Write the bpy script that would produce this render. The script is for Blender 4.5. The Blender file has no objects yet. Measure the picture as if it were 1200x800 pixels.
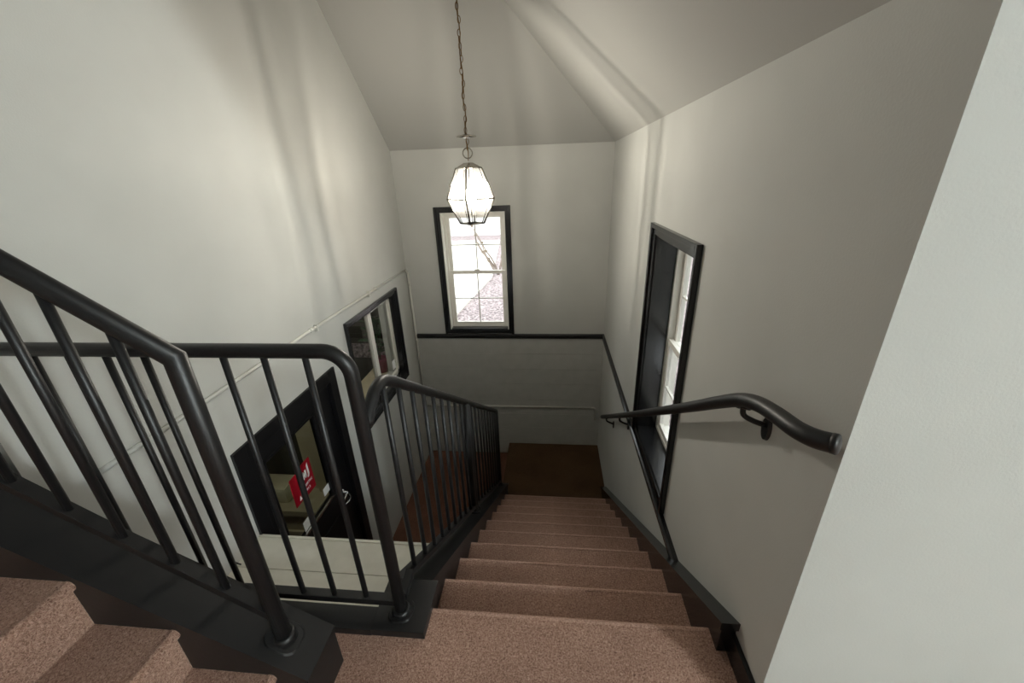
import bpy, bmesh, math, random
from mathutils import Vector, Matrix
random.seed(4)
S = bpy.context.scene
C = S.collection

# ------------------------------------------------------------------ camera
def rot_rows(p, y, r):
    cp, sp, cy, sy = math.cos(p), math.sin(p), math.cos(y), math.sin(y)
    f = Vector((-sy * cp, cy * cp, -sp)); rt = Vector((cy, sy, 0)); d = f.cross(rt)
    return (math.cos(r) * rt + math.sin(r) * d, -math.sin(r) * rt + math.cos(r) * d, f)
rt, dn, fw = rot_rows(math.radians(22.58), math.radians(6.04), math.radians(2.1))
cd = bpy.data.cameras.new('camera'); cam = bpy.data.objects.new('camera', cd); C.objects.link(cam)
cam.matrix_world = Matrix(((rt.x, -dn.x, -fw.x, 0), (rt.y, -dn.y, -fw.y, 0), (rt.z, -dn.z, -fw.z, 1.55), (0, 0, 0, 1)))
cd.sensor_width = 36; cd.lens = 467 / 1200 * 36; cd.clip_start = 0.02
S.camera = cam

# ------------------------------------------------------------------ world and exposure
W = bpy.data.worlds.new('overcast_sky'); S.world = W; W.use_nodes = True
bg = W.node_tree.nodes['Background']; bg.inputs[0].default_value = (0.93, 0.97, 1.0, 1); bg.inputs[1].default_value = 2.9
S.view_settings.view_transform = 'Standard'; S.view_settings.look = 'None'
S.view_settings.gamma = 1; S.view_settings.use_curve_mapping = False
S.view_settings.exposure = 0.45
LANTERN_W = 1700.0      # emission strength of the lantern's bulbs
HALL_W = 182.0         # emission strength of the landing's globe lamp

# ------------------------------------------------------------------ materials
def lin(c): return tuple(((v / 255) / 12.92 if v / 255 < .04045 else ((v / 255 + .055) / 1.055) ** 2.4) for v in c)
def mat(name, rgb, rough=.6, metal=0, noise=None, bump=None, emit=None, spec=.5, coat=0):
    m = bpy.data.materials.new(name); m.use_nodes = True; nt = m.node_tree; b = nt.nodes['Principled BSDF']
    col = (*lin(rgb), 1)
    b.inputs['Base Color'].default_value = col; b.inputs['Roughness'].default_value = rough
    b.inputs['Metallic'].default_value = metal; b.inputs['Specular IOR Level'].default_value = spec
    if coat: b.inputs['Coat Weight'].default_value = coat
    tc = nt.nodes.new('ShaderNodeTexCoord')
    if noise:                                   # (scale, darker rgb, lighter rgb [, detail])
        n = nt.nodes.new('ShaderNodeTexNoise'); n.inputs['Scale'].default_value = noise[0]; n.inputs['Detail'].default_value = noise[3] if len(noise) > 3 else 4
        r = nt.nodes.new('ShaderNodeValToRGB'); r.color_ramp.elements[0].position = .3; r.color_ramp.elements[1].position = .7
        r.color_ramp.elements[0].color = (*lin(noise[1]), 1); r.color_ramp.elements[1].color = (*lin(noise[2]), 1)
        nt.links.new(tc.outputs['Object'], n.inputs['Vector']); nt.links.new(n.outputs['Fac'], r.inputs[0]); nt.links.new(r.outputs[0], b.inputs['Base Color'])
    if bump:                                    # (scale, strength, distance)
        n2 = nt.nodes.new('ShaderNodeTexNoise'); n2.inputs['Scale'].default_value = bump[0]; n2.inputs['Detail'].default_value = 5
        bp = nt.nodes.new('ShaderNodeBump'); bp.inputs['Strength'].default_value = bump[1]; bp.inputs['Distance'].default_value = bump[2]
        nt.links.new(tc.outputs['Object'], n2.inputs['Vector']); nt.links.new(n2.outputs['Fac'], bp.inputs['Height']); nt.links.new(bp.outputs[0], b.inputs['Normal'])
    if emit:
        b.inputs['Emission Color'].default_value = (*emit[0], 1); b.inputs['Emission Strength'].default_value = emit[1]
    return m
def glass_mat(name, tint, gloss):
    m = bpy.data.materials.new(name); m.use_nodes = True; nt = m.node_tree; nt.nodes.remove(nt.nodes['Principled BSDF'])
    o = nt.nodes['Material Output']; t = nt.nodes.new('ShaderNodeBsdfTransparent'); g = nt.nodes.new('ShaderNodeBsdfGlossy'); mx = nt.nodes.new('ShaderNodeMixShader')
    lw = nt.nodes.new('ShaderNodeFresnel'); lw.inputs[0].default_value = 1.45
    mu = nt.nodes.new('ShaderNodeMath'); mu.operation = 'MULTIPLY'; mu.inputs[1].default_value = gloss
    t.inputs[0].default_value = (*tint, 1); g.inputs['Roughness'].default_value = .02
    ge = nt.nodes.new('ShaderNodeNewGeometry'); iv = nt.nodes.new('ShaderNodeMath'); iv.operation = 'SUBTRACT'; iv.inputs[0].default_value = 1
    m2 = nt.nodes.new('ShaderNodeMath'); m2.operation = 'MULTIPLY'          # reflection on the outer faces of the pane only
    nt.links.new(ge.outputs['Backfacing'], iv.inputs[1]); nt.links.new(lw.outputs[0], mu.inputs[0])
    nt.links.new(mu.outputs[0], m2.inputs[0]); nt.links.new(iv.outputs[0], m2.inputs[1]); nt.links.new(m2.outputs[0], mx.inputs[0])
    nt.links.new(t.outputs[0], mx.inputs[1]); nt.links.new(g.outputs[0], mx.inputs[2]); nt.links.new(mx.outputs[0], o.inputs[0])
    return m
def hazy_glass(name, tint, haze):
    m = glass_mat(name, tint, .6); nt = m.node_tree; o = nt.nodes['Material Output']; src = o.inputs[0].links[0].from_socket
    t = nt.nodes.new('ShaderNodeBsdfTranslucent'); t.inputs[0].default_value = (.95, .95, .92, 1)
    mx = nt.nodes.new('ShaderNodeMixShader'); mx.inputs[0].default_value = haze
    nt.links.new(src, mx.inputs[1]); nt.links.new(t.outputs[0], mx.inputs[2]); nt.links.new(mx.outputs[0], o.inputs[0])
    return m
def carpet_mat(name, dark, mid, light):
    m = mat(name, mid, .95, spec=.1); nt = m.node_tree; b = nt.nodes['Principled BSDF']
    b.inputs['Sheen Weight'].default_value = .45; b.inputs['Sheen Roughness'].default_value = .4; b.inputs['Sheen Tint'].default_value = (*lin(light), 1)
    tc = nt.nodes.new('ShaderNodeTexCoord'); mp = nt.nodes.new('ShaderNodeMapping'); nt.links.new(tc.outputs['Object'], mp.inputs[0])
    n1 = nt.nodes.new('ShaderNodeTexNoise'); n1.inputs['Scale'].default_value = 190; n1.inputs['Detail'].default_value = 6; n1.inputs['Distortion'].default_value = 1.2
    n2 = nt.nodes.new('ShaderNodeTexNoise'); n2.inputs['Scale'].default_value = 2.9; n2.inputs['Detail'].default_value = 2
    for n in (n1, n2): nt.links.new(mp.outputs[0], n.inputs['Vector'])
    r1 = nt.nodes.new('ShaderNodeValToRGB'); e = r1.color_ramp.elements
    e[0].position = .33; e[0].color = (*lin(dark), 1); e[1].position = .7; e[1].color = (*lin(light), 1)
    k = r1.color_ramp.elements.new(.5); k.color = (*lin(mid), 1)
    r2 = nt.nodes.new('ShaderNodeValToRGB'); r2.color_ramp.elements[0].color = (.82, .8, .8, 1); r2.color_ramp.elements[1].color = (1.1, 1.1, 1.1, 1)
    r2.color_ramp.elements[0].position = .3; r2.color_ramp.elements[1].position = .7
    mx = nt.nodes.new('ShaderNodeMixRGB'); mx.blend_type = 'MULTIPLY'; mx.inputs[0].default_value = 1
    nt.links.new(n1.outputs['Fac'], r1.inputs[0]); nt.links.new(n2.outputs['Fac'], r2.inputs[0])
    nt.links.new(r1.outputs[0], mx.inputs[1]); nt.links.new(r2.outputs[0], mx.inputs[2]); nt.links.new(mx.outputs[0], b.inputs['Base Color'])
    bp = nt.nodes.new('ShaderNodeBump'); bp.inputs['Strength'].default_value = .8; bp.inputs['Distance'].default_value = .012
    nt.links.new(n1.outputs['Fac'], bp.inputs['Height']); nt.links.new(bp.outputs[0], b.inputs['Normal'])
    return m

M = dict(
    wall=mat('grey_wall_paint', (188, 189, 184), .75, noise=(2.5, (185, 186, 181), (191, 192, 187), 3), bump=(160, .12, .004), spec=.25),
    ceil=mat('grey_ceiling_paint', (168, 168, 163), .8, bump=(120, .1, .004), spec=.2),
    block=mat('painted_masonry', (182, 183, 178), .7, noise=(9, (178, 179, 174), (186, 187, 182), 5), bump=(60, .35, .006), spec=.25),
    carpet=carpet_mat('brown_carpet', (118, 88, 75), (166, 131, 114), (208, 175, 157)),
    hallcarpet=carpet_mat('russet_hall_carpet', (98, 66, 52), (130, 92, 75), (158, 118, 100)),
    rimlit=carpet_mat('rim_lit_carpet_edge', (140, 108, 94), (186, 150, 132), (220, 188, 170)),  # lantern-lit rim of the nosings, put into a lighter carpet colour
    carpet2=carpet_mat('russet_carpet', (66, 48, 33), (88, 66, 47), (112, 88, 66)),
    metal=mat('black_painted_steel', (21, 21, 22), .43, bump=(70, .12, .002), spec=.5),
    trim=mat('black_trim_paint', (25, 26, 28), .22, bump=(50, .06, .002), spec=.5),
    door=mat('black_door_paint', (17, 17, 19), .42, spec=.4),
    white=mat('white_vinyl', (232, 230, 222), .4),
    ledge=mat('cream_board_paint', (222, 221, 208), .5, noise=(14, (216, 215, 202), (226, 225, 213), 4), bump=(30, .08, .003)),
    conduit=mat('painted_conduit', (205, 204, 196), .4),
    chrome=mat('satin_chrome', (200, 200, 200), .22, metal=1),
    nickel=mat('polished_nickel', (190, 186, 178), .18, metal=1),
    brass=mat('aged_brass', (120, 92, 52), .35, metal=1),
    glass=glass_mat('window_glass', (.96, .97, .96), 1.0),
    lglass=hazy_glass('lantern_glass', (.97, .97, .96), .045),
    bevel=glass_mat('bevelled_glass_edge', (.35, .35, .34), .8),
    dglass=glass_mat('door_glass', (.8, .82, .78), 1.0),
    red=mat('red_card', (140, 10, 28), .4),
    paper=mat('white_card', (238, 238, 236), .6),
    tan=mat('tan_woodwork', (208, 198, 168), .5, noise=(6, (200, 190, 158), (214, 204, 176), 4)),
    olive=mat('olive_wall_paint', (62, 60, 52), .8, bump=(100, .1, .003)),
    leaf=mat('dark_green_leaf', (58, 92, 60), .5, noise=(20, (44, 76, 50), (80, 116, 78))),
    pink=mat('pink_pot_wrap', (150, 72, 92), .6),
    terra=mat('clay_pot', (150, 92, 66), .8),
    gravel=mat('pinkish_gravel', (150, 136, 136), .9, noise=(26, (78, 68, 70), (206, 190, 190), 8), bump=(26, 1, .05)),
    concrete=mat('pale_concrete', (214, 210, 202), .8, noise=(5, (204, 200, 192), (222, 218, 210))),
    siding=mat('white_siding', (240, 240, 238), .6),
    bark=mat('grey_bark', (142, 128, 118), .9, bump=(40, .5, .01)),
    twigleaf=mat('dry_leaf', (128, 116, 98), .7),
    bulb=mat('bulb_glow', (255, 240, 215), .4, emit=((1.0, .92, .82), LANTERN_W)),
    candle=mat('ivory_candle_sleeve', (236, 228, 205), .5),
    globe=mat('globe_glow', (255, 255, 250), .4, emit=((.90, .98, 1.0), HALL_W)),
)

# ------------------------------------------------------------------ mesh helpers
def BM(): return bmesh.new()
def box(bm, x0, x1, y0, y1, z0, z1, bev=0):
    x0, x1 = sorted((x0, x1)); y0, y1 = sorted((y0, y1)); z0, z1 = sorted((z0, z1))
    r = bmesh.ops.create_cube(bm, size=1); vs = r['verts']
    for v in vs: v.co = Vector((x0 + (v.co.x + .5) * (x1 - x0), y0 + (v.co.y + .5) * (y1 - y0), z0 + (v.co.z + .5) * (z1 - z0)))
    if bev:
        es = list({e for v in vs for e in v.link_edges})
        bmesh.ops.bevel(bm, geom=es, offset=bev, segments=2, affect='EDGES', profile=.7)
    return bm
def prism(bm, pts, axis, a0, a1):
    """pts: outline in the two axes other than `axis` (in x,y,z order); extruded from a0 to a1."""
    def P(u, v, a): return {'x': (a, u, v), 'y': (u, a, v), 'z': (u, v, a)}[axis]
    A = [bm.verts.new(P(u, v, a0)) for u, v in pts]; B = [bm.verts.new(P(u, v, a1)) for u, v in pts]
    fs = [bm.faces.new(A), bm.faces.new(B[::-1])]
    n = len(pts)
    for i in range(n): fs.append(bm.faces.new((A[i], B[i], B[(i + 1) % n], A[(i + 1) % n])))
    bmesh.ops.recalc_face_normals(bm, faces=fs)
    return bm
def tube(bm, pts, r, seg=14, cap=True, radii=None, flat=None):
    pts = [Vector(p) for p in pts]; n = len(pts); rings = []
    up = None
    for i, p in enumerate(pts):
        a = (pts[i] - pts[i - 1]).normalized() if i > 0 else None
        b = (pts[i + 1] - pts[i]).normalized() if i < n - 1 else None
        t = (a or b) if not (a and b) else (a + b).normalized()
        k = 1
        if a and b: k = 1 / max(.35, math.cos(a.angle(b) / 2))
        if up is None: up = Vector((0, 0, 1)) if abs(t.z) < .9 else Vector((0, 1, 0))
        u = (up - t * up.dot(t)).normalized(); w = t.cross(u)
        rr = radii[i] if radii else r
        bend = None
        if a and b and a.angle(b) > 1e-4: bend = (b - a).normalized()
        ring = []
        for j in range(seg):
            an = 2 * math.pi * j / seg
            o = u * math.cos(an) * rr + w * math.sin(an) * rr
            if bend is not None and k > 1.02: o += bend * (o.dot(bend)) * (k - 1)
            ring.append(bm.verts.new(p + o))
        rings.append(ring); up = u
    for i in range(n - 1):
        for j in range(seg):
            f = bm.faces.new((rings[i][j], rings[i][(j + 1) % seg], rings[i + 1][(j + 1) % seg], rings[i + 1][j])); f.smooth = True
    if cap:
        bm.faces.new(rings[0][::-1]); bm.faces.new(rings[-1])
    return bm
def lathe(bm, prof, cx, cy, seg=20):
    rings = []
    for r, z in prof:
        rings.append([bm.verts.new((cx + r * math.cos(2 * math.pi * j / seg), cy + r * math.sin(2 * math.pi * j / seg), z)) for j in range(seg)])
    for i in range(len(prof) - 1):
        for j in range(seg):
            f = bm.faces.new((rings[i][j], rings[i][(j + 1) % seg], rings[i + 1][(j + 1) % seg], rings[i + 1][j])); f.smooth = True
    bm.faces.new(rings[0][::-1]); bm.faces.new(rings[-1])
    return bm
def arc(c, r, a0, a1, n, u, v):
    c, u, v = Vector(c), Vector(u), Vector(v)
    return [c + r * (math.cos(a0 + (a1 - a0) * i / n) * u + math.sin(a0 + (a1 - a0) * i / n) * v) for i in range(n + 1)]
def smooth_path(pts, n=6):
    pts = [Vector(p) for p in pts]; out = []
    P = [pts[0] * 2 - pts[1]] + pts + [pts[-1] * 2 - pts[-2]]
    for i in range(1, len(P) - 2):
        a, b, c, d = P[i - 1:i + 3]
        for k in range(n):
            t = k / n
            out.append(.5 * ((2 * b) + (c - a) * t + (2 * a - 5 * b + 4 * c - d) * t * t + (3 * b - a - 3 * c + d) * t ** 3))
    out.append(pts[-1]); return out

def put(o, parent):
    C.objects.link(o)
    if parent is not None:
        o.parent = parent
        o.matrix_parent_inverse = Matrix.Translation(-world_loc(parent))
    return o
def world_loc(o):
    l = o.location.copy()
    return l + (Vector((0, 0, 0)) if o.parent is None else Vector((0, 0, 0)))
def obj(name, bm, m, parent=None, label=None):
    me = bpy.data.meshes.new(name)
    if isinstance(bm, bmesh.types.BMesh):
        bm.normal_update(); bm.to_mesh(me); bm.free()
    else: me = bm
    if not me.materials: me.materials.append(M[m])
    o = bpy.data.objects.new(name, me); put(o, parent)
    if label: o['label'] = label
    return o
def tag(o, label, cat, group=None):
    o['label'] = label; o['category'] = cat
    if group: o['group'] = group
    return o
def struct(name, bm, m, label=None, parent=None):
    o = obj(name, bm, m, parent, label)
    if parent is None: o['kind'] = 'structure'
    return o
def empty(name, loc, label, cat=None, kind=None, group=None):
    o = bpy.data.objects.new(name, None); C.objects.link(o); o.location = loc; o['label'] = label; o.empty_display_size = .1
    if cat: o['category'] = cat
    if kind: o['kind'] = kind
    if group: o['group'] = group
    return o
def copies(name, me, m, spots, parent):
    """alike pieces that share one mesh, each moved by a translation"""
    for s in spots:
        o = bpy.data.objects.new(name, me); put(o, parent); o.location = s
def mesh_of(bm, m, name):
    me = bpy.data.meshes.new(name); bm.normal_update(); bm.to_mesh(me); bm.free(); me.materials.append(M[m]); return me

# ------------------------------------------------------------------ dimensions of the place
XL, XR, YB = -1.68, .625, 4.46            # left wall, right wall, back wall
ZB, RK = 1.83, .90                         # ceiling springing height and pitch
ZF, ZLL = -1.99, -1.81                     # lower hall floor, lower landing
RISE, GO = .181, .257
Y0 = 1.007                                 # nosing of the upper landing
YC = .755                                  # corner where the right wall ends
ZH = 3.4                                   # landing ceiling
SL, SR = -.487, .579                       # carpet edges of the lower flight
PITCH = RISE / GO

# ------------------------------------------------------------------ walls, floors, ceiling
def wall_with_holes(name, axis, a0, a1, u0, u1, z0, z1, holes, m, label):
    """axis 'x': wall of thickness a0..a1 in x, running u (=y); holes: (u0,u1,z0,z1)"""
    us = sorted({u0, u1, *[h[0] for h in holes], *[h[1] for h in holes]}); zs = sorted({z0, z1, *[h[2] for h in holes], *[h[3] for h in holes]})
    bm = BM()
    def solid(i, k):
        if not (0 <= i < len(us) - 1 and 0 <= k < len(zs) - 1): return False
        uc, zc = (us[i] + us[i + 1]) / 2, (zs[k] + zs[k + 1]) / 2
        return not any(h[0] < uc < h[1] and h[2] < zc < h[3] for h in holes)
    def P(a, u, z): return (a, u, z) if axis == 'x' else (u, a, z)
    def q(*p): bm.faces.new([bm.verts.new(P(*c)) for c in p])
    for i in range(len(us) - 1):
        for k in range(len(zs) - 1):
            if not solid(i, k): continue
            ua, ub, za, zb = us[i], us[i + 1], zs[k], zs[k + 1]
            q((a0, ua, za), (a0, ub, za), (a0, ub, zb), (a0, ua, zb)); q((a1, ua, za), (a1, ua, zb), (a1, ub, zb), (a1, ub, za))
            if not solid(i - 1, k): q((a0, ua, za), (a0, ua, zb), (a1, ua, zb), (a1, ua, za))
            if not solid(i + 1, k): q((a0, ub, za), (a1, ub, za), (a1, ub, zb), (a0, ub, zb))
            if not solid(i, k - 1): q((a0, ua, za), (a1, ua, za), (a1, ub, za), (a0, ub, za))
            if not solid(i, k + 1): q((a0, ua, zb), (a0, ub, zb), (a1, ub, zb), (a1, ua, zb))
    bmesh.ops.remove_doubles(bm, verts=bm.verts, dist=1e-5)
    bmesh.ops.recalc_face_normals(bm, faces=bm.faces)
    return struct(name, bm, m, label)

# openings (inside the casings)
BW = (-1.215, -.5, -.155, 1.2)            # back window: x0 x1 z0 z1
RW = (1.79, 2.50, -.155, 1.2)              # right window: y0 y1 z0 z1
IW = (2.945, 3.995, -.505, .435)               # window in the left wall
DR = (1.63, 2.55, ZF, .17)                 # door

left_wall = wall_with_holes('wall_left', 'x', XL - .2, XL, .86, 4.7, ZF - .1, 4.0, [IW, (DR[0], DR[1], ZF - .1, DR[3])], 'wall', 'tall pale grey wall with black door and black-framed window')
back_wall = wall_with_holes('wall_back', 'y', YB, YB + .22, XL - .2, XR + .3, -.23, ZB + .02, [BW], 'wall', 'grey end wall above the black chair rail')
right_wall = wall_with_holes('wall_right', 'x', XR, XR + .22, YC, YB + .22, ZF - .1, ZB + .005, [RW], 'wall', 'grey wall beside the stairs with the deep black window')
# the masonry foot of the end wall, one part per block course with recessed joints
foot = struct('wall_back_lower', box(BM(), XL - .2, XR + .3, YB + .012, YB + .22, ZF - .1, -.22), 'block', 'painted block masonry below the black chair rail')
zc = -.235
for h in (.245, .212, .207, .232, .21, .21, .21, .21, .2):
    z1 = zc; z0 = max(zc - h, ZF)
    if z1 - z0 < .03: break
    obj('block_course', box(BM(), XL, XR, YB - .001, YB + .02, z0 + .001, z1 - .001, .0025), 'block', foot); zc -= h
# landing side walls
struct('wall_landing_front', box(BM(), XR + .22, 5.4, YC, YC + .2, -.15, ZH), 'wall', 'bright grey wall face turning off the stair wall at the landing')
struct('wall_landing_right', box(BM(), 5.2, 5.4, -3.8, YC, -.15, ZH), 'wall', 'grey wall at the far end of the landing')
struct('wall_landing_back', box(BM(), -4.2, 5.4, -3.8, -3.6, -.15, ZH), 'wall', 'grey wall at the back of the landing')
struct('wall_landing_left', box(BM(), -4.2, -4.0, -3.6, .86, -.15, ZH), 'wall', 'grey wall at the head of the upper stairs')
struct('wall_upper_flight', box(BM(), -4.2, XL - .2, .86, 1.0, -.15, ZH), 'wall', 'grey wall along the upper stairs')
# sloped ceiling over the stairwell
bm = BM()
zt = ZB + RK * (XR - XL)
p = [(XR, YC, ZB - .005), (XR, YB, ZB - .005), (XL, YB - (XR - XL), zt), (XL, YC, zt)]
q = [(XR, YB, ZB - .005), (XL, YB, ZB), (XL, YB - (XR - XL), zt)]
for pts in (p, q):
    A = [bm.verts.new(v) for v in pts]; B = [bm.verts.new((v[0], v[1], v[2] + .12)) for v in pts]
    bm.faces.new(A); bm.faces.new(B[::-1])
    for i in range(len(A)): bm.faces.new((A[i], B[i], B[(i + 1) % len(A)], A[(i + 1) % len(A)]))
bmesh.ops.recalc_face_normals(bm, faces=bm.faces)
struct('ceiling', bm, 'ceil', 'hipped grey ceiling sloping down to the stairwell walls')
bm = BM(); box(bm, -4.2, 5.4, -3.8, YC, ZH, ZH + .1)
struct('ceiling_landing', bm, 'ceil', 'flat grey ceiling over the landing')
# gable pieces where the sloped ceiling meets the flat one
bm = BM(); xs = XR - (ZH - ZB) / RK
prism(bm, [(XR, ZB), (XR, ZH), (xs, ZH)], 'y', YC - .02, YC + .02); prism(bm, [(xs, ZH), (XL, ZH), (XL, zt)], 'y', YC - .02, YC + .02)
struct('wall_gable', bm, 'wall', 'triangular grey wall between the flat and the sloped ceiling')

# upper landing floor
bm = BM(); prism(bm, [(-4.2, -3.8), (5.4, -3.8), (5.4, YC + .1), (XR, YC + .1), (XR, Y0 - .04), (-.455, Y0 - .04), (-.455, .888), (-4.2, .888)], 'z', -.16, 0)
struct('floor', bm, 'carpet', 'brown carpeted upper landing at the head of the stairs')
struct('floor_lower', box(BM(), XL - 1.8, XR + .2, .6, YB + .1, ZF - .12, ZF), 'hallcarpet', 'russet carpeted hall floor at the foot of the stairs')
# wall under the upper landing
struct('wall_under_landing', box(BM(), XL, SL - .16, .9, 1.0, ZF, -.35), 'wall', 'grey wall closing the hall under the landing')

# ------------------------------------------------------------------ lower flight
def nz(y): return -PITCH * (y - Y0)       # the nosing line
st = empty('carpeted_staircase', (0, Y0 + 5 * GO, ZF), 'long brown carpeted stairs going down between wall and black railing', 'staircase')
def step_profile(n, z, depth, drop):
    return [(n - depth - .02, z), (n - .022, z), (n - .022, z - .034), (n - .02, z - .036), (n - .02, z - drop - .001), (n - depth - .02, z - drop - .001)]
def nosing_profile(n, z):
    return [(n - .022, z + .0015), (n - .014, z + .0025), (n - .006, z - .001), (n, z - .009), (n + .0005, z - .019), (n - .005, z - .029), (n - .014, z - .035), (n - .022, z - .035)]
def flight(mesh_step, mesh_nose, spots, parent):
    for sp in spots:
        o = bpy.data.objects.new('step', mesh_step); put(o, parent); o.location = sp
        c = bpy.data.objects.new('nosing', mesh_nose); C.objects.link(c); c.parent = o
s0 = mesh_of(prism(BM(), step_profile(0, 0, .02, RISE), 'x', -.455, SR), 'carpet', 'step'); n0 = mesh_of(prism(BM(), nosing_profile(0, 0), 'x', -.455, SR), 'rimlit', 'nosing')
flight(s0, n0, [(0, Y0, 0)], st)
sm = BM(); prism(sm, step_profile(0, 0, GO, RISE), 'x', SL, SR); sm = mesh_of(sm, 'carpet', 'step')
nm = mesh_of(prism(BM(), nosing_profile(0, 0), 'x', SL, SR), 'rimlit', 'nosing')
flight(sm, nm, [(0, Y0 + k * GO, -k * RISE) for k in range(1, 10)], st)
yl = Y0 + 10 * GO
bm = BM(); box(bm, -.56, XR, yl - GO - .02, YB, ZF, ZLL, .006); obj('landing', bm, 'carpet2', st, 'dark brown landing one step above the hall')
def cap_z(y): return nz(y) + .095
# left closed stringer: box under a sloped cap plate
y1, y2 = 1.09, 3.56
bm = BM(); prism(bm, [(y1 - .09, .02), (y1, .02), (y2, cap_z(y2) - .012), (y2, cap_z(y2) - .3), (y1 - .09, -.4)], 'x', -.635, SL)
obj('stringer', bm, 'metal', st, 'black stringer box under the railing')
bm = BM(); prism(bm, [(y1, .03), (y2 + .02, cap_z(y2 + .02)), (y2 + .02, cap_z(y2 + .02) - .014), (y1, .014)], 'x', -.65, SL + .006)
obj('stringer_cap', bm, 'metal', st)
bm = BM(); box(bm, -.66, -.455, .888, y1 + .004, -.03, .032, .004); obj('newel_plate', bm, 'metal', st, 'flat black plate at the head of the stringer')
# right skirting board with sloping cap and block end
bm = BM(); ys, ye = .925, 3.60
def sk(y): return .138 - PITCH * (y - .925)
prism(bm, [(ys, 0.0), (ys, sk(ys)), (ye, sk(ye)), (ye, ZLL), (ye - .25, ZLL), (Y0 - .02, -.28)], 'x', SR - .002, XR)
obj('skirting', bm, 'trim', st, 'black sloping skirting board on the wall side')
bm = BM(); prism(bm, [(ys - .012, sk(ys) + .026), (ye, sk(ye) + .02), (ye, sk(ye) - .012), (ys - .012, sk(ys) - .01)], 'x', SR - .014, XR)
obj('skirting_cap', bm, 'trim', st)
# closing wall below the stringer on the hall side
bm = BM(); prism(bm, [(1.0, -.35), (y2 - .02, cap_z(y2) - .25), (y2 - .02, ZF), (1.0, ZF)], 'x', -.6, -.5)
obj('side_panel', bm, 'wall', st, 'grey panel closing the underside of the stairs')

# ------------------------------------------------------------------ upper flight
NX = -.825; GU = .2515
uf = empty('upper_staircase', (NX - .5, .1, 0), 'short brown carpeted stairs climbing from the landing beside a black stringer', 'staircase')
def up_profile(): return [(-a, b) for a, b in step_profile(0, 0, GU, RISE)]
bm = BM(); prism(bm, [(a, b) for a, b in step_profile(0, 0, GU, RISE)], 'y', -.55, .652); um = mesh_of(bm, 'carpet', 'step')
un = mesh_of(prism(BM(), nosing_profile(0, 0), 'y', -.55, .652), 'carpet', 'nosing')
flight(um, un, [(NX - k * GU, 0, (k + 1) * RISE) for k in range(8)], uf)
obj('upper_floor', box(BM(), -3.9, NX - 8 * GU + .0, -.55, .652, 7 * RISE, 8 * RISE), 'carpet', uf)
def plate_z(x): return .18 + .66 * (-.72 - x)
bm = BM(); xe = -3.0
prism(bm, [(-.72, 0), (-.72, plate_z(-.72) - .012), (xe, plate_z(xe) - .012), (xe, 0)], 'y', .652, .80)
obj('stringer', bm, 'metal', uf, 'black stringer box beside the carpet')
bm = BM(); prism(bm, [(-.718, plate_z(-.718)), (xe, plate_z(xe)), (xe, plate_z(xe) - .014), (-.718, plate_z(-.718) - .014)], 'y', .646, .806)
obj('stringer_cap', bm, 'metal', uf)

# black kerb along the open edge of the landing
kerb = BM(); box(kerb, XL, -.655, .886, .973, -.2, .03, .003)
tag(obj('landing_kerb', kerb, 'metal'), 'flat black steel kerb along the landing edge under the level railing', 'kerb')

# ------------------------------------------------------------------ railings
def flange(parent, x, y, z, slope=None, axis='y'):
    bm = BM(); n = 20; A = []; B = []
    for j in range(n):
        a = 2 * math.pi * j / n; cx = abs(math.cos(a)) ** .7 * (1 if math.cos(a) > 0 else -1); sx = abs(math.sin(a)) ** .7 * (1 if math.sin(a) > 0 else -1)
        dx, dy = .047 * cx, .047 * sx
        dz = 0 if slope is None else slope * (dx if axis == 'x' else dy)
        A.append(bm.verts.new((x + dx, y + dy, z + dz))); B.append(bm.verts.new((x + dx * .93, y + dy * .93, z + dz + .007)))
    bm.faces.new(A[::-1]); bm.faces.new(B)
    for j in range(n): bm.faces.new((A[j], A[(j + 1) % n], B[(j + 1) % n], B[j]))
    o = obj('flange', bm, 'metal', parent)
    bm = BM(); tube(bm, [(x, y, z + .002 - .01 * (slope is not None)), (x, y, z + .014), (x, y, z + .02)], .034, 18, radii=[.036, .033, .027]); obj('weld_collar', bm, 'metal', parent)
    return o
BR = .0098
def baluster_mesh(h, name='baluster'):
    return mesh_of(tube(BM(), [(0, 0, 0), (0, 0, h)], BR, 10), 'metal', name)

# level guard railing along the landing edge
GY = .962
g = empty('guard_railing', (-.9, GY, .03), 'level black steel railing with a rounded corner at the landing edge', 'railing')
PX = -.563; ZT = 1.116; br = .075
path = [(XL, GY, ZT), (PX - br, GY, ZT)] + arc((PX - br, GY, ZT - br), br, math.pi / 2, 0, 8, (1, 0, 0), (0, 0, 1))[1:] + [(PX, GY, .034)]
path2 = [p for p in path]
obj('bent_rail_and_post', tube(BM(), path2, .0215, 18), 'metal', g)
flange(g, PX, GY, .032)
obj('bottom_rail', box(BM(), XL, PX, GY - .017, GY + .017, .082, .108, .003), 'metal', g)
bmesh_ = baluster_mesh(ZT - .015 - .105)
copies('baluster', bmesh_, 'metal', [(-.69 - .1255 * k, GY, .105) for k in range(8)], g)

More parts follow.
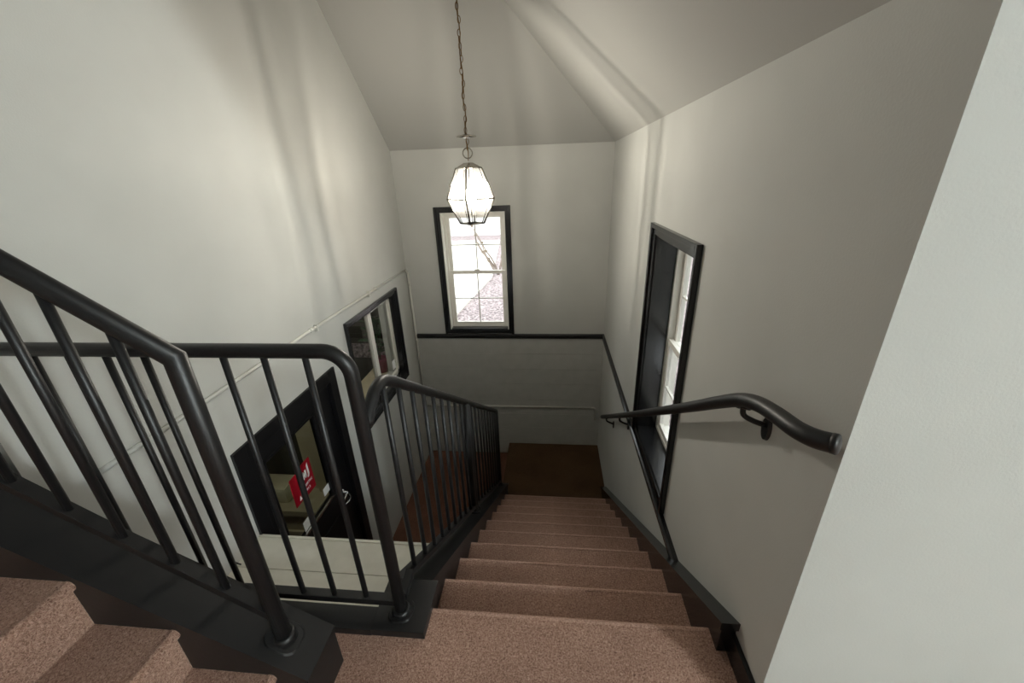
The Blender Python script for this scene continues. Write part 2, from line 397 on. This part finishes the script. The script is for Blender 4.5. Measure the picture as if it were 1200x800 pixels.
# sloping railing of the lower flight
RX = -.56
r = empty('stair_railing', (RX, 2.3, cap_z(2.3)), 'long sloping black steel railing with thin balusters going down the stairs', 'railing')
def hz(y): return .914 - PITCH * (y - 1.173) + .012 * (y - 1.17)
def bz(y): return .076 - PITCH * (y - 1.126)
yend = 3.47
pts = smooth_path([(RX, GY + .015, .862), (RX, 1.03, .906), (RX, 1.075, .932), (RX, 1.13, .932), (RX, 1.19, .902), (RX, 1.26, hz(1.26))], 5)
pts += [(RX, 2.3, hz(2.3)), (RX, yend, hz(yend))]
obj('top_rail', tube(BM(), pts, .0205, 16), 'metal', r)
bm = BM(); prism(bm, [(1.08, bz(1.08)), (yend, bz(yend)), (yend, bz(yend) - .028), (1.08, bz(1.08) - .028)], 'x', RX - .015, RX + .015)
prism(bm, [(.985, .095), (1.08, bz(1.08)), (1.08, bz(1.08) - .028), (.985, .067)], 'x', RX - .015, RX + .015)
obj('bottom_rail', bm, 'metal', r)
bl = baluster_mesh(hz(2) - bz(2) - .005)
ypos = [1.126 + .1215 * k for k in range(9)]
ypos += [2.262 + .1215 * (k + 1) for k in range(9)]
copies('baluster', bl, 'metal', [(RX, y, bz(y) - .008) for y in ypos], r)
for y in (2.215, 2.268, yend):
    obj('post', tube(BM(), [(RX, y, cap_z(y) - .005), (RX, y, hz(y))], .021, 16), 'metal', r); flange(r, RX, y, cap_z(y), -PITCH, 'y')

# railing of the upper flight
UY = .722; UPX = -.822
u = empty('upper_railing', (-1.2, UY, plate_z(-1.2)), 'black steel railing climbing the upper stairs with a mitred corner post', 'railing')
def uh(x): return 1.205 + .70 * (UPX - x)
def ub(x): return .60 + .74 * (-1.13 - x)
xe2 = -2.6
obj('mitred_rail_and_post', tube(BM(), [(xe2, UY, uh(xe2)), (UPX, UY, uh(UPX)), (UPX, UY, plate_z(UPX) - .005)], .0225, 20), 'metal', u)
flange(u, UPX, UY, plate_z(UPX), -.66, 'x')
bm = BM(); prism(bm, [(UPX, ub(UPX)), (xe2, ub(xe2)), (xe2, ub(xe2) - .03), (UPX, ub(UPX) - .03)], 'y', UY - .017, UY + .017); obj('bottom_rail', bm, 'metal', u)
for k in range(12):
    x = UPX - .126 * (k + 1)
    obj('baluster', tube(BM(), [(x, UY, ub(x) - .01), (x, UY, uh(x))], .0105, 10), 'metal', u)

# wall handrail on the right
HX = .552
h = empty('wall_handrail', (XR, 2.2, .1), 'round black handrail on brackets along the grey wall with an outward bend', 'handrail')
pp = smooth_path([(HX, 3.70, -.868), (HX, 2.5, -.062), (HX, 1.5, .622), (HX, 1.20, .832), (HX, 1.06, .925), (HX, .97, .966), (HX, .89, .986), (HX, .81, 1.0), (HX + .012, .765, 1.008), (HX + .036, .738, 1.014)], 5)
obj('rail', tube(BM(), pp, .0215, 18), 'metal', h)
bm = BM(); e0, e1 = Vector(pp[-2]), Vector(pp[-1]); dd = (e1 - e0).normalized()
tube(bm, [e1 - dd * .006, e1 + dd * .003, e1 + dd * .006, e1 + dd * .008, e1 + dd * .0085], .02, 18, radii=[.0225, .0227, .0205, .014, .004]); obj('end_cap', bm, 'metal', h)
def rail_at(y):
    for a, b in zip(pp, pp[1:]):
        if b.y <= y <= a.y: return a.lerp(b, (a.y - y) / max(1e-6, a.y - b.y)).z
    return 0
for y in (1.04, 2.78, 3.42):
    zr = rail_at(y)
    bm = BM(); tube(bm, smooth_path([(HX, y, zr - .018), (HX + .002, y - .004, zr - .045), (HX + .03, y - .01, zr - .062), (XR - .006, y - .012, zr - .075)], 4), .008, 10)
    b = obj('bracket', bm, 'metal', h)
    bm = BM(); tube(bm, [(HX, y - .03, rail_at(y - .03) - .019), (HX, y + .03, rail_at(y + .03) - .019)], .009, 8); obj('saddle', bm, 'metal', b)
    bm = BM(); n = 20; A = []; B = []
    for j in range(n):
        a = 2 * math.pi * j / n
        A.append(bm.verts.new((XR, y - .012 + .021 * math.cos(a), zr - .085 + .04 * math.sin(a)))); B.append(bm.verts.new((XR - .009, y - .012 + .018 * math.cos(a), zr - .085 + .036 * math.sin(a))))
    bm.faces.new(A); bm.faces.new(B[::-1])
    for j in range(n): bm.faces.new((A[j], B[j], B[(j + 1) % n], A[(j + 1) % n]))
    obj('wall_plate', bm, 'metal', b)

# ------------------------------------------------------------------ chair rail and baseboards
bm = BM(); prism(bm, [(YB, -.272), (YB - .018, -.268), (YB - .03, -.25), (YB - .03, -.226), (YB - .02, -.216), (YB, -.214)], 'x', XL + .035, XR)
struct('trim_1', bm, 'trim', 'black chair rail across the end wall under the window')
bm = BM(); prism(bm, [(XR, -.272), (XR - .018, -.268), (XR - .03, -.25), (XR - .03, -.226), (XR - .02, -.216), (XR, -.214)], 'y', 1.44, YB)
struct('trim_2', bm, 'trim', 'black chair rail on the stair wall running down into the skirting')
struct('baseboard_right', box(BM(), XR - .016, XR, YC - .016, .94, 0, .1, .003), 'trim', 'short black baseboard at the wall corner on the landing')
struct('baseboard_front', box(BM(), XR - .016, 5.2, YC - .016, YC, 0, .1, .003), 'trim', 'black baseboard under the bright landing wall')

# white boxed ledge beyond the landing railing
lz = -.33
lg = empty('boxed_ledge', (-1.15, 1.3, lz - .2), 'cream painted board ledge below the level railing', kind='structure')
obj('board', box(BM(), XL, -.635, 1.0, 1.358, lz - .03, lz, .003), 'ledge', lg)
obj('board', box(BM(), XL, -.635, 1.362, 1.55, lz - .03, lz - .001, .003), 'ledge', lg)
obj('lip', box(BM(), XL, -.635, 1.55, 1.566, lz - .25, lz + .006, .003), 'ledge', lg)
bm = BM(); tube(bm, smooth_path([(XL + .012, 1.335, lz + .09), (XL + .016, 1.36, lz + .03), (XL + .03, 1.37, lz + .004)], 4), .004, 6); obj('wire', bm, 'metal', lg)

# ------------------------------------------------------------------ electrical conduit
cn = empty('electrical_conduit', (XL, 2.5, .59), 'thin painted conduit running along the left wall and around the corner', 'conduit')
cx = XL + .013
obj('pipe', tube(BM(), [(cx, 1.01, .585), (cx, 2.45, .602), (cx, YB - .07, .592)], .0115, 12), 'conduit', cn)
obj('elbow', tube(BM(), arc((cx, YB - .06, .535), .055, math.pi / 2, 0, 6, (0, 1, 0), (0, 0, 1)), .0115, 12), 'conduit', cn)
obj('pipe', tube(BM(), [(cx + .01, YB - .014, .55), (cx + .01, YB - .014, -1.17)], .0115, 12), 'conduit', cn)
obj('pipe', tube(BM(), [(cx + .02, YB - .014, -1.23), (.53, YB - .014, -1.222)], .0115, 12), 'conduit', cn)
obj('elbow', tube(BM(), [(.52, YB - .014, -1.222)] + arc((.53, YB - .014, -1.262), .04, math.pi / 2, 0, 6, (1, 0, 0), (0, 0, 1)) + [(.57, YB - .014, -1.40)], .0125, 12), 'conduit', cn)
for y in (2.46, 3.55): obj('coupling', tube(BM(), [(cx, y - .02, .602), (cx, y + .02, .602)], .0155, 12), 'conduit', cn)
for y in (1.5, 2.52, 3.4): obj('strap', box(BM(), XL, cx + .014, y - .008, y + .008, .57, .62, .003), 'conduit', cn)
for z in (.42, -.3): obj('coupling', tube(BM(), [(cx + .01, YB - .014, z - .02), (cx + .01, YB - .014, z + .02)], .015, 12), 'conduit', cn)

# ------------------------------------------------------------------ double-hung windows
def casing(parent, axis, wallpos, d, o, wd, name='casing'):
    """flat casing with a backband around opening o=(u0,u1,z0,z1); d = sign into the room"""
    u0, u1, z0, z1 = o
    def B(ua, ub, za, zb, t, bev=.003):
        bm = BM()
        if axis == 'y': box(bm, ua, ub, wallpos, wallpos + d * t, za, zb, bev)
        else: box(bm, wallpos, wallpos + d * t, ua, ub, za, zb, bev)
        return bm
    e = .02
    for (ua, ub, za, zb) in ((u0 - wd, u0, z0 - wd * .9, z1 + wd), (u1, u1 + wd, z0 - wd * .9, z1 + wd), (u0, u1, z1, z1 + wd), (u0, u1, z0 - wd * .9, z0)):
        obj(name, B(ua, ub, za, zb, .014), 'trim', parent)
    for (ua, ub, za, zb) in ((u0 - wd - .006, u0 - wd + e, z0 - wd * .9, z1 + wd + .006), (u1 + wd - e, u1 + wd + .006, z0 - wd * .9, z1 + wd + .006), (u0 - wd + e, u1 + wd - e, z1 + wd - e, z1 + wd + .006)):
        obj('backband', B(ua, ub, za, zb, .028, .005), 'trim', parent)
def double_hung(name, label, axis, wallpos, d, o, depth, liner):
    u0, u1, z0, z1 = o
    w = empty(name, ((u0 + u1) / 2, wallpos, z0) if axis == 'y' else (wallpos, (u0 + u1) / 2, z0), label, kind='structure')
    casing(w, axis, wallpos, d, o, .056)
    def B(ua, ub, aa, ab, za, zb, bev=.002):   # aa,ab = depth behind the wall face
        bm = BM(); p0, p1 = wallpos - d * aa, wallpos - d * ab
        if axis == 'y': box(bm, ua, ub, p0, p1, za, zb, bev)
        else: box(bm, p0, p1, ua, ub, za, zb, bev)
        return bm
    t = .012
    for (ua, ub, za, zb, n) in ((u0, u0 + t, z0, z1, 'reveal'), (u1 - t, u1, z0, z1, 'reveal'), (u0 + t, u1 - t, z1 - t, z1, 'reveal'), (u0 + t, u1 - t, z0, z0 + t, 'sill')):
        obj(n, B(ua, ub, -.002, depth, za, zb), liner if n == 'reveal' else 'trim', w)
    f = .02                                      # outer frame
    a, b = depth, depth + .085
    for (ua, ub, za, zb) in ((u0 + t, u0 + t + f, z0 + t, z1 - t), (u1 - t - f, u1 - t, z0 + t, z1 - t), (u0 + t + f, u1 - t - f, z1 - t - f, z1 - t), (u0 + t + f, u1 - t - f, z0 + t, z0 + t + f)):
        obj('window_frame', B(ua, ub, a, b, za, zb), 'white', w)
    iu0, iu1, iz0, iz1 = u0 + t + f, u1 - t - f, z0 + t + f, z1 - t - f; zm = (iz0 + iz1) / 2 + .0
    for lower in (True, False):
        aa, ab = (a + .008, a + .036) if lower else (a + .042, a + .07)
        s0, s1 = (iz0, zm + .022) if lower else (zm - .022, iz1)
        e = .038
        fr = BM()
        for (ua, ub, za, zb) in ((iu0, iu0 + e, s0, s1), (iu1 - e, iu1, s0, s1), (iu0 + e, iu1 - e, s1 - e, s1), (iu0 + e, iu1 - e, s0, s0 + e)):
            bmx = B(ua, ub, aa, ab, za, zb); me = bpy.data.meshes.new('t'); bmx.to_mesh(me); bmx.free(); fr.from_mesh(me); bpy.data.meshes.remove(me)
        sa = obj('sash', fr, 'white', w)
        gu0, gu1, gz0, gz1 = iu0 + e, iu1 - e, s0 + e, s1 - e; um, zmm = (gu0 + gu1) / 2, (gz0 + gz1) / 2; am = (aa + ab) / 2
        obj('muntin', B(um - .006, um + .006, am - .008, am + .008, gz0, gz1, .001), 'white', sa)
        for (xa, xb) in ((gu0, um - .006), (um + .006, gu1)): obj('muntin', B(xa, xb, am - .008, am + .008, zmm - .006, zmm + .006, .001), 'white', sa)
        for xa, xb in ((gu0, um - .006), (um + .006, gu1)):
            for za, zb in ((gz0, zmm - .006), (zmm + .006, gz1)): obj('pane', B(xa, xb, am - .002, am + .002, za, zb, 0), 'glass', sa)
        if lower: obj('sash_lock', B((iu0 + iu1) / 2 - .03, (iu0 + iu1) / 2 + .03, aa + .004, ab, s1, s1 + .014), 'white', sa)
    return w
double_hung('window_1', 'white double-hung window in a black casing behind the lantern', 'y', YB, -1, BW, .07, 'white')
double_hung('window_2', 'deep black-lined white window in the stair wall behind the handrail', 'x', XR, -1, RW, .125, 'trim')

# ------------------------------------------------------------------ sliding window in the left wall
w = empty('window_3', (XL, 3.47, IW[2]), 'black-framed window with white sliding sashes in the left wall', kind='structure')
casing(w, 'x', XL, 1, IW, .045)
u0, u1, z0, z1 = IW; t = .012
for (ya, yb, za, zb, n) in ((u0, u0 + t, z0, z1, 'reveal'), (u1 - t, u1, z0, z1, 'reveal'), (u0, u1, z1 - t, z1, 'reveal'), (u0, u1, z0, z0 + t, 'sill')):
    obj(n, box(BM(), XL + .002, XL - .09, ya, yb, za, zb, .002), 'trim', w)
for i in range(3): obj('backband', box(BM(), XL, XL + .02 + .006 * i, u0 - .04, u1 + .04, z0 - .012 - .016 * i - .012, z0 - .012 - .016 * i, .003), 'trim', w)
for (ya, yb, xa) in ((u0 + t, 3.53, XL - .088), (3.44, u1 - t, XL - .055)):
    fr = BM(); e = .05
    for (a, b, c, d) in ((ya, ya + e * 1.4, z0 + t, z1 - t), (yb - e, yb, z0 + t, z1 - t), (ya, yb, z1 - t - e, z1 - t), (ya, yb, z0 + t, z0 + t + e)): box(fr, xa, xa - .025, a, b, c, d, .002)
    sa = obj('sash', fr, 'white', w)
    obj('pane', box(BM(), xa - .010, xa - .014, ya + e * 1.4, yb - e, z0 + t + e, z1 - t - e), 'glass', sa)

# ------------------------------------------------------------------ door
dr = empty('door_1', (XL, 2.09, ZF), 'black half-glazed door with a chrome lever in the left wall', kind='structure')
y0, y1, z0, z1 = DR
for (a, b, c, d) in ((y0 - .07, y0 + .02, z0, z1 + .07), (y1 - .02, y1 + .07, z0, z1 + .07), (y0 + .02, y1 - .02, z1 - .02, z1 + .07)):
    obj('door_frame', box(BM(), XL - .15, XL + .016, a, b, c, d, .004), 'door', dr)
lf = BM(); gx0, gx1 = XL - .062, XL - .02
gy0, gy1, gz0, gz1 = 1.755, 2.30, -.735, .03
for (a, b, c, d) in ((y0 + .022, gy0, z0 + .01, z1 - .022), (gy1, y1 - .022, z0 + .01, z1 - .022), (gy0, gy1, gz1, z1 - .022), (gy0, gy1, z0 + .01, gz0)): box(lf, gx0, gx1, a, b, c, d, .002)
leaf = obj('door_leaf', lf, 'door', dr)
for (a, b, c, d) in ((gy0, gy0 + .018, gz0, gz1), (gy1 - .018, gy1, gz0, gz1), (gy0, gy1, gz1 - .018, gz1), (gy0, gy1, gz0, gz0 + .018)):
    obj('glazing_bead', box(BM(), gx1 - .008, gx1 + .008, a, b, c, d, .003), 'door' if c != gz0 or d == gz1 else 'chrome', leaf)
obj('pane', box(BM(), XL - .045, XL - .039, gy0, gy1, gz0, gz1), 'dglass', leaf)
obj('lower_panel', box(BM(), gx1 - .004, gx1 + .006, gy0, gy1, -1.75, -.93, .004), 'door', leaf)
hd = obj('lever_rose', lathe(BM(), [(.0, 0), (.026, 0), (.026, .006), (.02, .012), (.011, .014), (.011, .045)], 0, 0, 18), 'chrome', dr)
hd.data.transform(Matrix.Translation((gx1, 2.40, -.80)) @ Matrix.Rotation(math.pi / 2, 4, 'Y'))
obj('lever', tube(BM(), smooth_path([(gx1 + .045, 2.40, -.80), (gx1 + .05, 2.37, -.798), (gx1 + .05, 2.33, -.81), (gx1 + .048, 2.29, -.83)], 4), .009, 10), 'chrome', dr)
obj('lever', tube(BM(), smooth_path([(gx1 + .04, 2.40, -.80), (gx1 + .055, 2.41, -.84), (gx1 + .05, 2.395, -.875), (gx1 + .03, 2.36, -.885)], 4), .008, 10), 'chrome', dr)
obj('threshold', box(BM(), XL - .16, XL + .01, y0, y1, ZF, ZF + .01, .003), 'chrome', dr)

# cards on the door glass
def text_mesh(s, size, m, name):
    cu = bpy.data.curves.new(name, 'FONT'); cu.body = s; cu.size = size; cu.extrude = .0006; cu.align_x = 'CENTER'; cu.align_y = 'CENTER'; cu.resolution_u = 3
    to = bpy.data.objects.new(name, cu); C.objects.link(to)
    dg = bpy.context.evaluated_depsgraph_get(); me = bpy.data.meshes.new_from_object(to.evaluated_get(dg)); bpy.data.objects.remove(to); bpy.data.curves.remove(cu)
    me.materials.clear(); me.materials.append(M[m]); return me
# readable from the stair side: local x -> +y, local y -> +z, local z -> +x
RM = Matrix(((0, 0, 1, 0), (1, 0, 0, 0), (0, 1, 0, 0), (0, 0, 0, 1)))
px_ = XL - .036
sg = empty('red_sign', (px_, 2.09, -.5), 'red square sign with white lettering on the door glass', 'sign')
obj('sign_face', box(BM(), px_ - .002, px_ + .002, 2.02, 2.155, -.50, -.245, .001), 'red', sg)
def letter(s, size, y, z, sc, parent, shear=0, bold=1):
    me = text_mesh(s, size, 'paper', 'lettering'); sh = Matrix.Identity(4); sh[0][1] = shear
    me.transform(Matrix.Translation((px_ + .0028, y, z)) @ RM @ Matrix.Diagonal((sc, 1, 1, 1)) @ sh); return obj('lettering', me, 'paper', parent)
bm = BM()
def stroke(bm, pts):
    prism(bm, pts, 'x', px_ + .002, px_ + .0035)
NY, NZ = 2.045, -.365
for q4 in ([(0, .0), (.016, .0), (.016, .062), (0, .062)], [(0, .062), (.018, .062), (.046, .0), (.028, .0)], [(.03, .0), (.046, .0), (.046, .062), (.03, .062)],
           [(.06, -.004), (.076, .008), (.076, .098), (.06, .08)], [(.05, -.012), (.066, -.012), (.076, .008), (.056, .006)], [(-.016, .004), (-.004, .004), (-.004, .03), (-.016, .03)]):
    stroke(bm, [(NY + a, NZ + b) for a, b in q4])
obj('lettering', bm, 'paper', sg)
letter('ELECTRIC', .026, 2.09, -.412, .8, sg); letter('IN 2', .026, 2.075, -.452, .9, sg)
cd_ = empty('red_card', (px_, 1.95, -.47), 'narrow red card with a small white triangle beside the square red sign', 'card')
obj('card_face', box(BM(), px_ - .002, px_ + .002, 1.92, 2.005, -.49, -.262, .001), 'red', cd_)
bm = BM(); prism(bm, [(1.965, -.47), (1.99, -.47), (1.978, -.435)], 'x', px_ + .002, px_ + .0035); obj('mark', bm, 'paper', cd_)
tag(obj('paper_label', box(BM(), px_ - .001, px_ + .002, 2.21, 2.285, -.665, -.60, .0005), 'paper'), 'small white label in the lower corner of the door glass', 'label')
tag(obj('paper_note', box(BM(), px_ - .001, px_ + .002, 1.93, 2.02, -.72, -.64, .0005), 'paper'), 'white note low on the door glass beside the silver bead', 'note')

# ------------------------------------------------------------------ rooms behind the left wall
vx = -3.4
struct('wall_vestibule', box(BM(), vx - .1, vx, 1.05, 4.8, ZF, 1.0), 'olive', 'olive wall of the room beyond the door')
struct('wall_vestibule_near', box(BM(), vx, XL - .2, 1.05, 1.15, ZF, 1.0), 'olive', 'olive end wall of the room beyond the door')
struct('wall_vestibule_far', box(BM(), vx, XL - .2, 2.80, 2.92, ZF, 1.0), 'olive', 'olive wall seen through the door glass')
struct('wall_vestibule_back', box(BM(), vx, XL - .2, 4.7, 4.8, ZF, 1.0), 'olive', 'olive wall of the room beyond the sliding window')
struct('ceiling_vestibule', box(BM(), vx, XL - .2, 1.05, 4.8, 1.0, 1.1), 'olive', 'ceiling of the rooms beyond the left wall')
po = empty('panelled_counter', (-2.5, 2.7, ZF), 'tan wooden post and counter front seen through the door glass', 'counter')
obj('post', box(BM(), -2.21, -2.10, 2.70, 2.78, ZF, .9, .004), 'tan', po); obj('post', box(BM(), -2.10, -1.99, 2.66, 2.78, ZF, .9, .006), 'tan', po)
obj('counter_top', box(BM(), -2.95, -2.0, 2.42, 2.78, -1.12, -1.06, .004), 'tan', po)
obj('counter_front', box(BM(), -2.95, -2.0, 2.46, 2.78, ZF, -1.12, .004), 'tan', po)
obj('panel_moulding', box(BM(), -2.9, -2.1, 2.44, 2.46, -1.36, -1.32, .003), 'tan', po)
tag(obj('folded_cloth', box(BM(), -2.62, -2.3, 2.5, 2.7, -1.058, -.9, .03), 'tan'), 'pale folded bundle on the counter behind the door', 'bundle')
M['roomfill'] = mat('room_fill_glow', (255, 240, 210), .4, emit=((1, .95, .84), 55.0))
for (lx, ly, where) in ((-2.5, 1.75, 'door'), (-2.6, 3.6, 'sliding window')):  # unseen lamps added to brighten what shows through the glass
    lp = empty('room_fill_lamp', (lx, ly, .9), 'small unseen lamp added to light the room beyond the ' + where, 'lamp')
    obj('lamp_base', lathe(BM(), [(.0, 1.0), (.09, 1.0), (.09, .98), (.0, .98)], lx, ly), 'white', lp)
    obj('lamp_bowl', lathe(BM(), [(.08, .98), (.075, .95), (.05, .92), (.001, .91)], lx, ly), 'roomfill', lp)
# plant on the inner sill
tag(obj('inner_shelf', box(BM(), -2.3, XL - .21, 3.0, 4.6, -.74, -.70, .003), 'tan'), 'shelf under the plant behind the sliding window', 'shelf')
pl = empty('potted_plant', (-2.14, 4.38, -.70), 'leafy dark green plant in a pink-wrapped pot behind the window glass', 'plant')
obj('pot', lathe(BM(), [(.0, -.70), (.06, -.70), (.095, -.54), (.1, -.52), (.085, -.52), (.0, -.54)], -2.14, 4.38, 14), 'pink', pl)
for k in range(34):
    a = random.uniform(0, 6.28); rr = random.uniform(.02, .11); zb = random.uniform(-.48, .02); L = random.uniform(.09, .15); wd = L * .34
    bm = BM(); c0 = Vector((-2.14 + rr * math.cos(a), 4.38 + rr * math.sin(a), zb)); d = Vector((math.cos(a), math.sin(a), random.uniform(-.2, .6))).normalized(); s_ = d.cross(Vector((0, 0, 1))).normalized()
    n_ = s_.cross(d)
    P = [c0, c0 + d * L * .35 + s_ * wd + n_ * .01, c0 + d * L * .75 + s_ * wd * .7, c0 + d * L - n_ * .02, c0 + d * L * .75 - s_ * wd * .7, c0 + d * L * .35 - s_ * wd + n_ * .01]
    mid = c0 + d * L * .5 - n_ * .012
    vs = [bm.verts.new(v) for v in P]; vm = bm.verts.new(mid)
    for i in range(6): bm.faces.new((vs[i], vs[(i + 1) % 6], vm))
    bmesh.ops.solidify(bm, geom=bm.faces[:], thickness=.0015)
    obj('leaf', bm, 'leaf', pl)
bm = BM()
for k in range(6):
    a = k * 1.05; tube(bm, [(-2.14, 4.38, -.55), (-2.14 + .04 * math.cos(a), 4.38 + .04 * math.sin(a), -.28), (-2.14 + .09 * math.cos(a), 4.38 + .09 * math.sin(a), 0)], .004, 6)
obj('stem', bm, 'leaf', pl)
tag(obj('white_card', box(BM(), XL - .066, XL - .061, 3.83, 3.90, -.40, -.30, .001), 'paper'), 'small white card low on the sliding window glass', 'card')

# ------------------------------------------------------------------ lantern
LX, LY = -.53, 2.75
zt_ = ZB + RK * (XR - LX)
ln = empty('hanging_lantern', (LX, LY, 1.26), 'lit glass lantern with a thin metal frame hanging on a long chain', 'lantern')
def corner(r, z, k): return Vector((LX + r * math.cos(k * math.pi / 2), LY + r * math.sin(k * math.pi / 2), z))
ZTOP, ZMID, ZBOT = 1.605, 1.418, 1.262
RT, RMI, RB = .082, .158, .08
for k in range(4):
    obj('frame_bar', tube(BM(), [corner(RT, ZTOP, k), corner(RMI, ZMID, k)], .0062, 10), 'nickel', ln)
    obj('frame_bar', tube(BM(), [corner(RMI, ZMID, k), corner(RB, ZBOT, k)], .0062, 10), 'nickel', ln)
    for rr, z in ((RT, ZTOP), (RMI, ZMID), (RB, ZBOT)): obj('frame_ring', tube(BM(), [corner(rr, z, k), corner(rr, z, k + 1)], .0045, 8), 'nickel', ln)
    for (ra, za, rb_, zb) in ((RT, ZTOP, RMI, ZMID), (RMI, ZMID, RB, ZBOT)):
        bm = BM(); vs = [bm.verts.new(v) for v in (corner(ra, za, k), corner(ra, za, k + 1), corner(rb_, zb, k + 1), corner(rb_, zb, k))]; bm.faces.new(vs)
        bmesh.ops.solidify(bm, geom=bm.faces[:], thickness=.002); pn = obj('pane', bm, 'lglass', ln)
        for f_ in (.16, .84):                    # bevelled borders of the pane
            obj('bevel_line', tube(BM(), [corner(ra, za, k).lerp(corner(ra, za, k + 1), f_), corner(rb_, zb, k).lerp(corner(rb_, zb, k + 1), f_)], .0026, 6), 'bevel', pn)
bm = BM(); vs = [bm.verts.new(corner(RT + .004, ZTOP, k)) for k in range(4)]; v2 = [bm.verts.new(corner(.03, ZTOP + .03, k)) for k in range(4)]
bm.faces.new(vs[::-1]); bm.faces.new(v2)
for k in range(4): bm.faces.new((vs[k], vs[(k + 1) % 4], v2[(k + 1) % 4], v2[k]))
obj('roof', bm, 'nickel', ln)
bm = BM(); vs = [bm.verts.new(corner(RB, ZBOT - .003, k)) for k in range(4)]; bm.faces.new(vs); bmesh.ops.solidify(bm, geom=bm.faces[:], thickness=.004); obj('floor_plate', bm, 'nickel', ln)
bm = BM(); tube(bm, arc((LX, LY, ZTOP + .085), .03, 0, 2 * math.pi, 16, (1, 0, 0), (0, 0, 1)), .004, 8, cap=False); obj('loop', bm, 'nickel', ln)
obj('collar', lathe(BM(), [(.0, 1.772), (.03, 1.774), (.062, 1.782), (.062, 1.788), (.03, 1.794), (.008, 1.80)], LX, LY), 'nickel', ln)
# chain links from the loop to the ceiling
bm = BM(); z = ZTOP + .105; k = 0
while z < zt_ - .03:
    u_ = (1, 0, 0) if k % 2 else (0, 1, 0)
    c0 = Vector((LX + .004 * math.sin(k * 1.3), LY, z + .015)); ring = []
    for j in range(11):
        a = 2 * math.pi * j / 10; ring.append(c0 + Vector(u_) * .0085 * math.cos(a) + Vector((0, 0, 1)) * .0185 * math.sin(a))
    tube(bm, ring, .0022, 6, cap=False); z += .031; k += 1
ch = obj('chain', bm, 'brass', ln); ch['kind'] = 'stuff'
obj('cord', tube(BM(), [(LX + .005 * math.sin(i * .9), LY + .005 * math.cos(i * .9), ZTOP + .04 + (zt_ - ZTOP - .06) * i / 40) for i in range(41)], .0028, 6), 'brass', ln)
obj('canopy', lathe(BM(), [(.0, zt_ - .06), (.03, zt_ - .055), (.06, zt_ - .02), (.065, zt_ + .06), (.0, zt_ + .06)], LX, LY), 'nickel', ln)
obj('stem', tube(BM(), [(LX, LY, ZBOT + .06), (LX, LY, ZTOP)], .005, 8), 'nickel', ln)
for k in range(3):
    a = k * 2.094 + .5; bx, by = LX + .026 * math.cos(a), LY + .026 * math.sin(a)
    obj('arm', tube(BM(), smooth_path([(LX, LY, 1.335), (LX + .02 * math.cos(a), LY + .02 * math.sin(a), 1.322), (bx, by, 1.335), (bx, by, 1.35)], 3), .004, 8), 'nickel', ln)
    obj('drip_cup', lathe(BM(), [(.004, 1.392), (.014, 1.394), (.023, 1.404), (.021, 1.406), (.012, 1.4)], bx, by, 16), 'nickel', ln)
    cs = obj('candle_sleeve', tube(BM(), [(bx, by, 1.348), (bx, by, 1.405)], .011, 12), 'candle', ln)
    obj('bulb', lathe(BM(), [(.005, 1.405), (.009, 1.416), (.0105, 1.43), (.0085, 1.448), (.004, 1.463), (.001, 1.472)], bx, by, 14), 'bulb', cs)

# ------------------------------------------------------------------ lamp over the landing (out of the picture)
HLX, HLY = 4.1, -2.75
hl = empty('globe_lamp', (HLX, HLY, 2.65), 'white globe lamp hanging over the landing', 'lamp')
obj('globe', lathe(BM(), [(.001, 2.65), (.14, 2.69), (.22, 2.79), (.25, 2.90), (.22, 3.01), (.14, 3.11), (.05, 3.15)], HLX, HLY, 24), 'globe', hl)
obj('stem', tube(BM(), [(HLX, HLY, 3.14), (HLX, HLY, ZH)], .01, 8), 'nickel', hl)

# ------------------------------------------------------------------ outdoors
zg = -.45
struct('ground', box(BM(), -30, 30, YB + .22, 45, zg - .2, zg), 'gravel', 'pinkish gravel yard outside the end window')
struct('ground_side', box(BM(), XR + .22, 30, YC + .25, YB + .22, zg - .2, zg), 'gravel', 'gravel yard outside the side window')
bm = BM(); prism(bm, [(-1.9, YB + .5), (-1.55, YB + .5), (-1.25, 8.3), (-1.7, 13.5), (-9, 13.5), (-9, 7)], 'z', zg - .05, zg + .03)
bmesh.ops.recalc_face_normals(bm, faces=bm.faces)
struct('path', bm, 'concrete', 'pale concrete drive beyond the gravel')
bl_ = empty('garage_building', (-2, 15, zg), 'white boarded building across the yard', 'building')
for k in range(14): obj('siding_board', box(BM(), -12, 6, 14.9 + .0 * k, 15.05, zg + .24 * k, zg + .24 * k + .235, .01), 'siding', bl_)
nb = empty('neighbour_building', (6, 6, zg), 'white boarded house beside the side window', 'building')
for k in range(16): obj('siding_board', box(BM(), 6.0, 6.15, 1.2, 12, zg + .24 * k, zg + .24 * k + .235, .01), 'siding', nb)
sh = empty('bare_shrub', (-1.15, 8.6, zg), 'straggly grey shrub growing in the gravel outside the end window', 'shrub')
for k in range(9):
    a = random.uniform(0, 6.28); p0 = Vector((-1.15, 8.6, zg)); pts = [p0]
    dirv = Vector((math.cos(a) * .45, math.sin(a) * .3, 1))
    for i in range(6):
        dirv = (dirv + Vector((random.uniform(-.3, .3), random.uniform(-.3, .3), random.uniform(-.15, .1)))).normalized(); pts.append(pts[-1] + dirv * .2)
    obj('branch', tube(BM(), pts, .02, 6, radii=[.022 - .003 * i for i in range(7)]), 'bark', sh)
    for j in range(4):
        c0 = pts[random.randint(2, 6)]; bm = BM(); bmesh.ops.create_icosphere(bm, subdivisions=1, radius=random.uniform(.02, .045))
        for v in bm.verts: v.co = Vector((v.co.x, v.co.y * .5, v.co.z * random.uniform(.5, 1.2))) + c0
        obj('leaf_tuft', bm, 'twigleaf', sh)
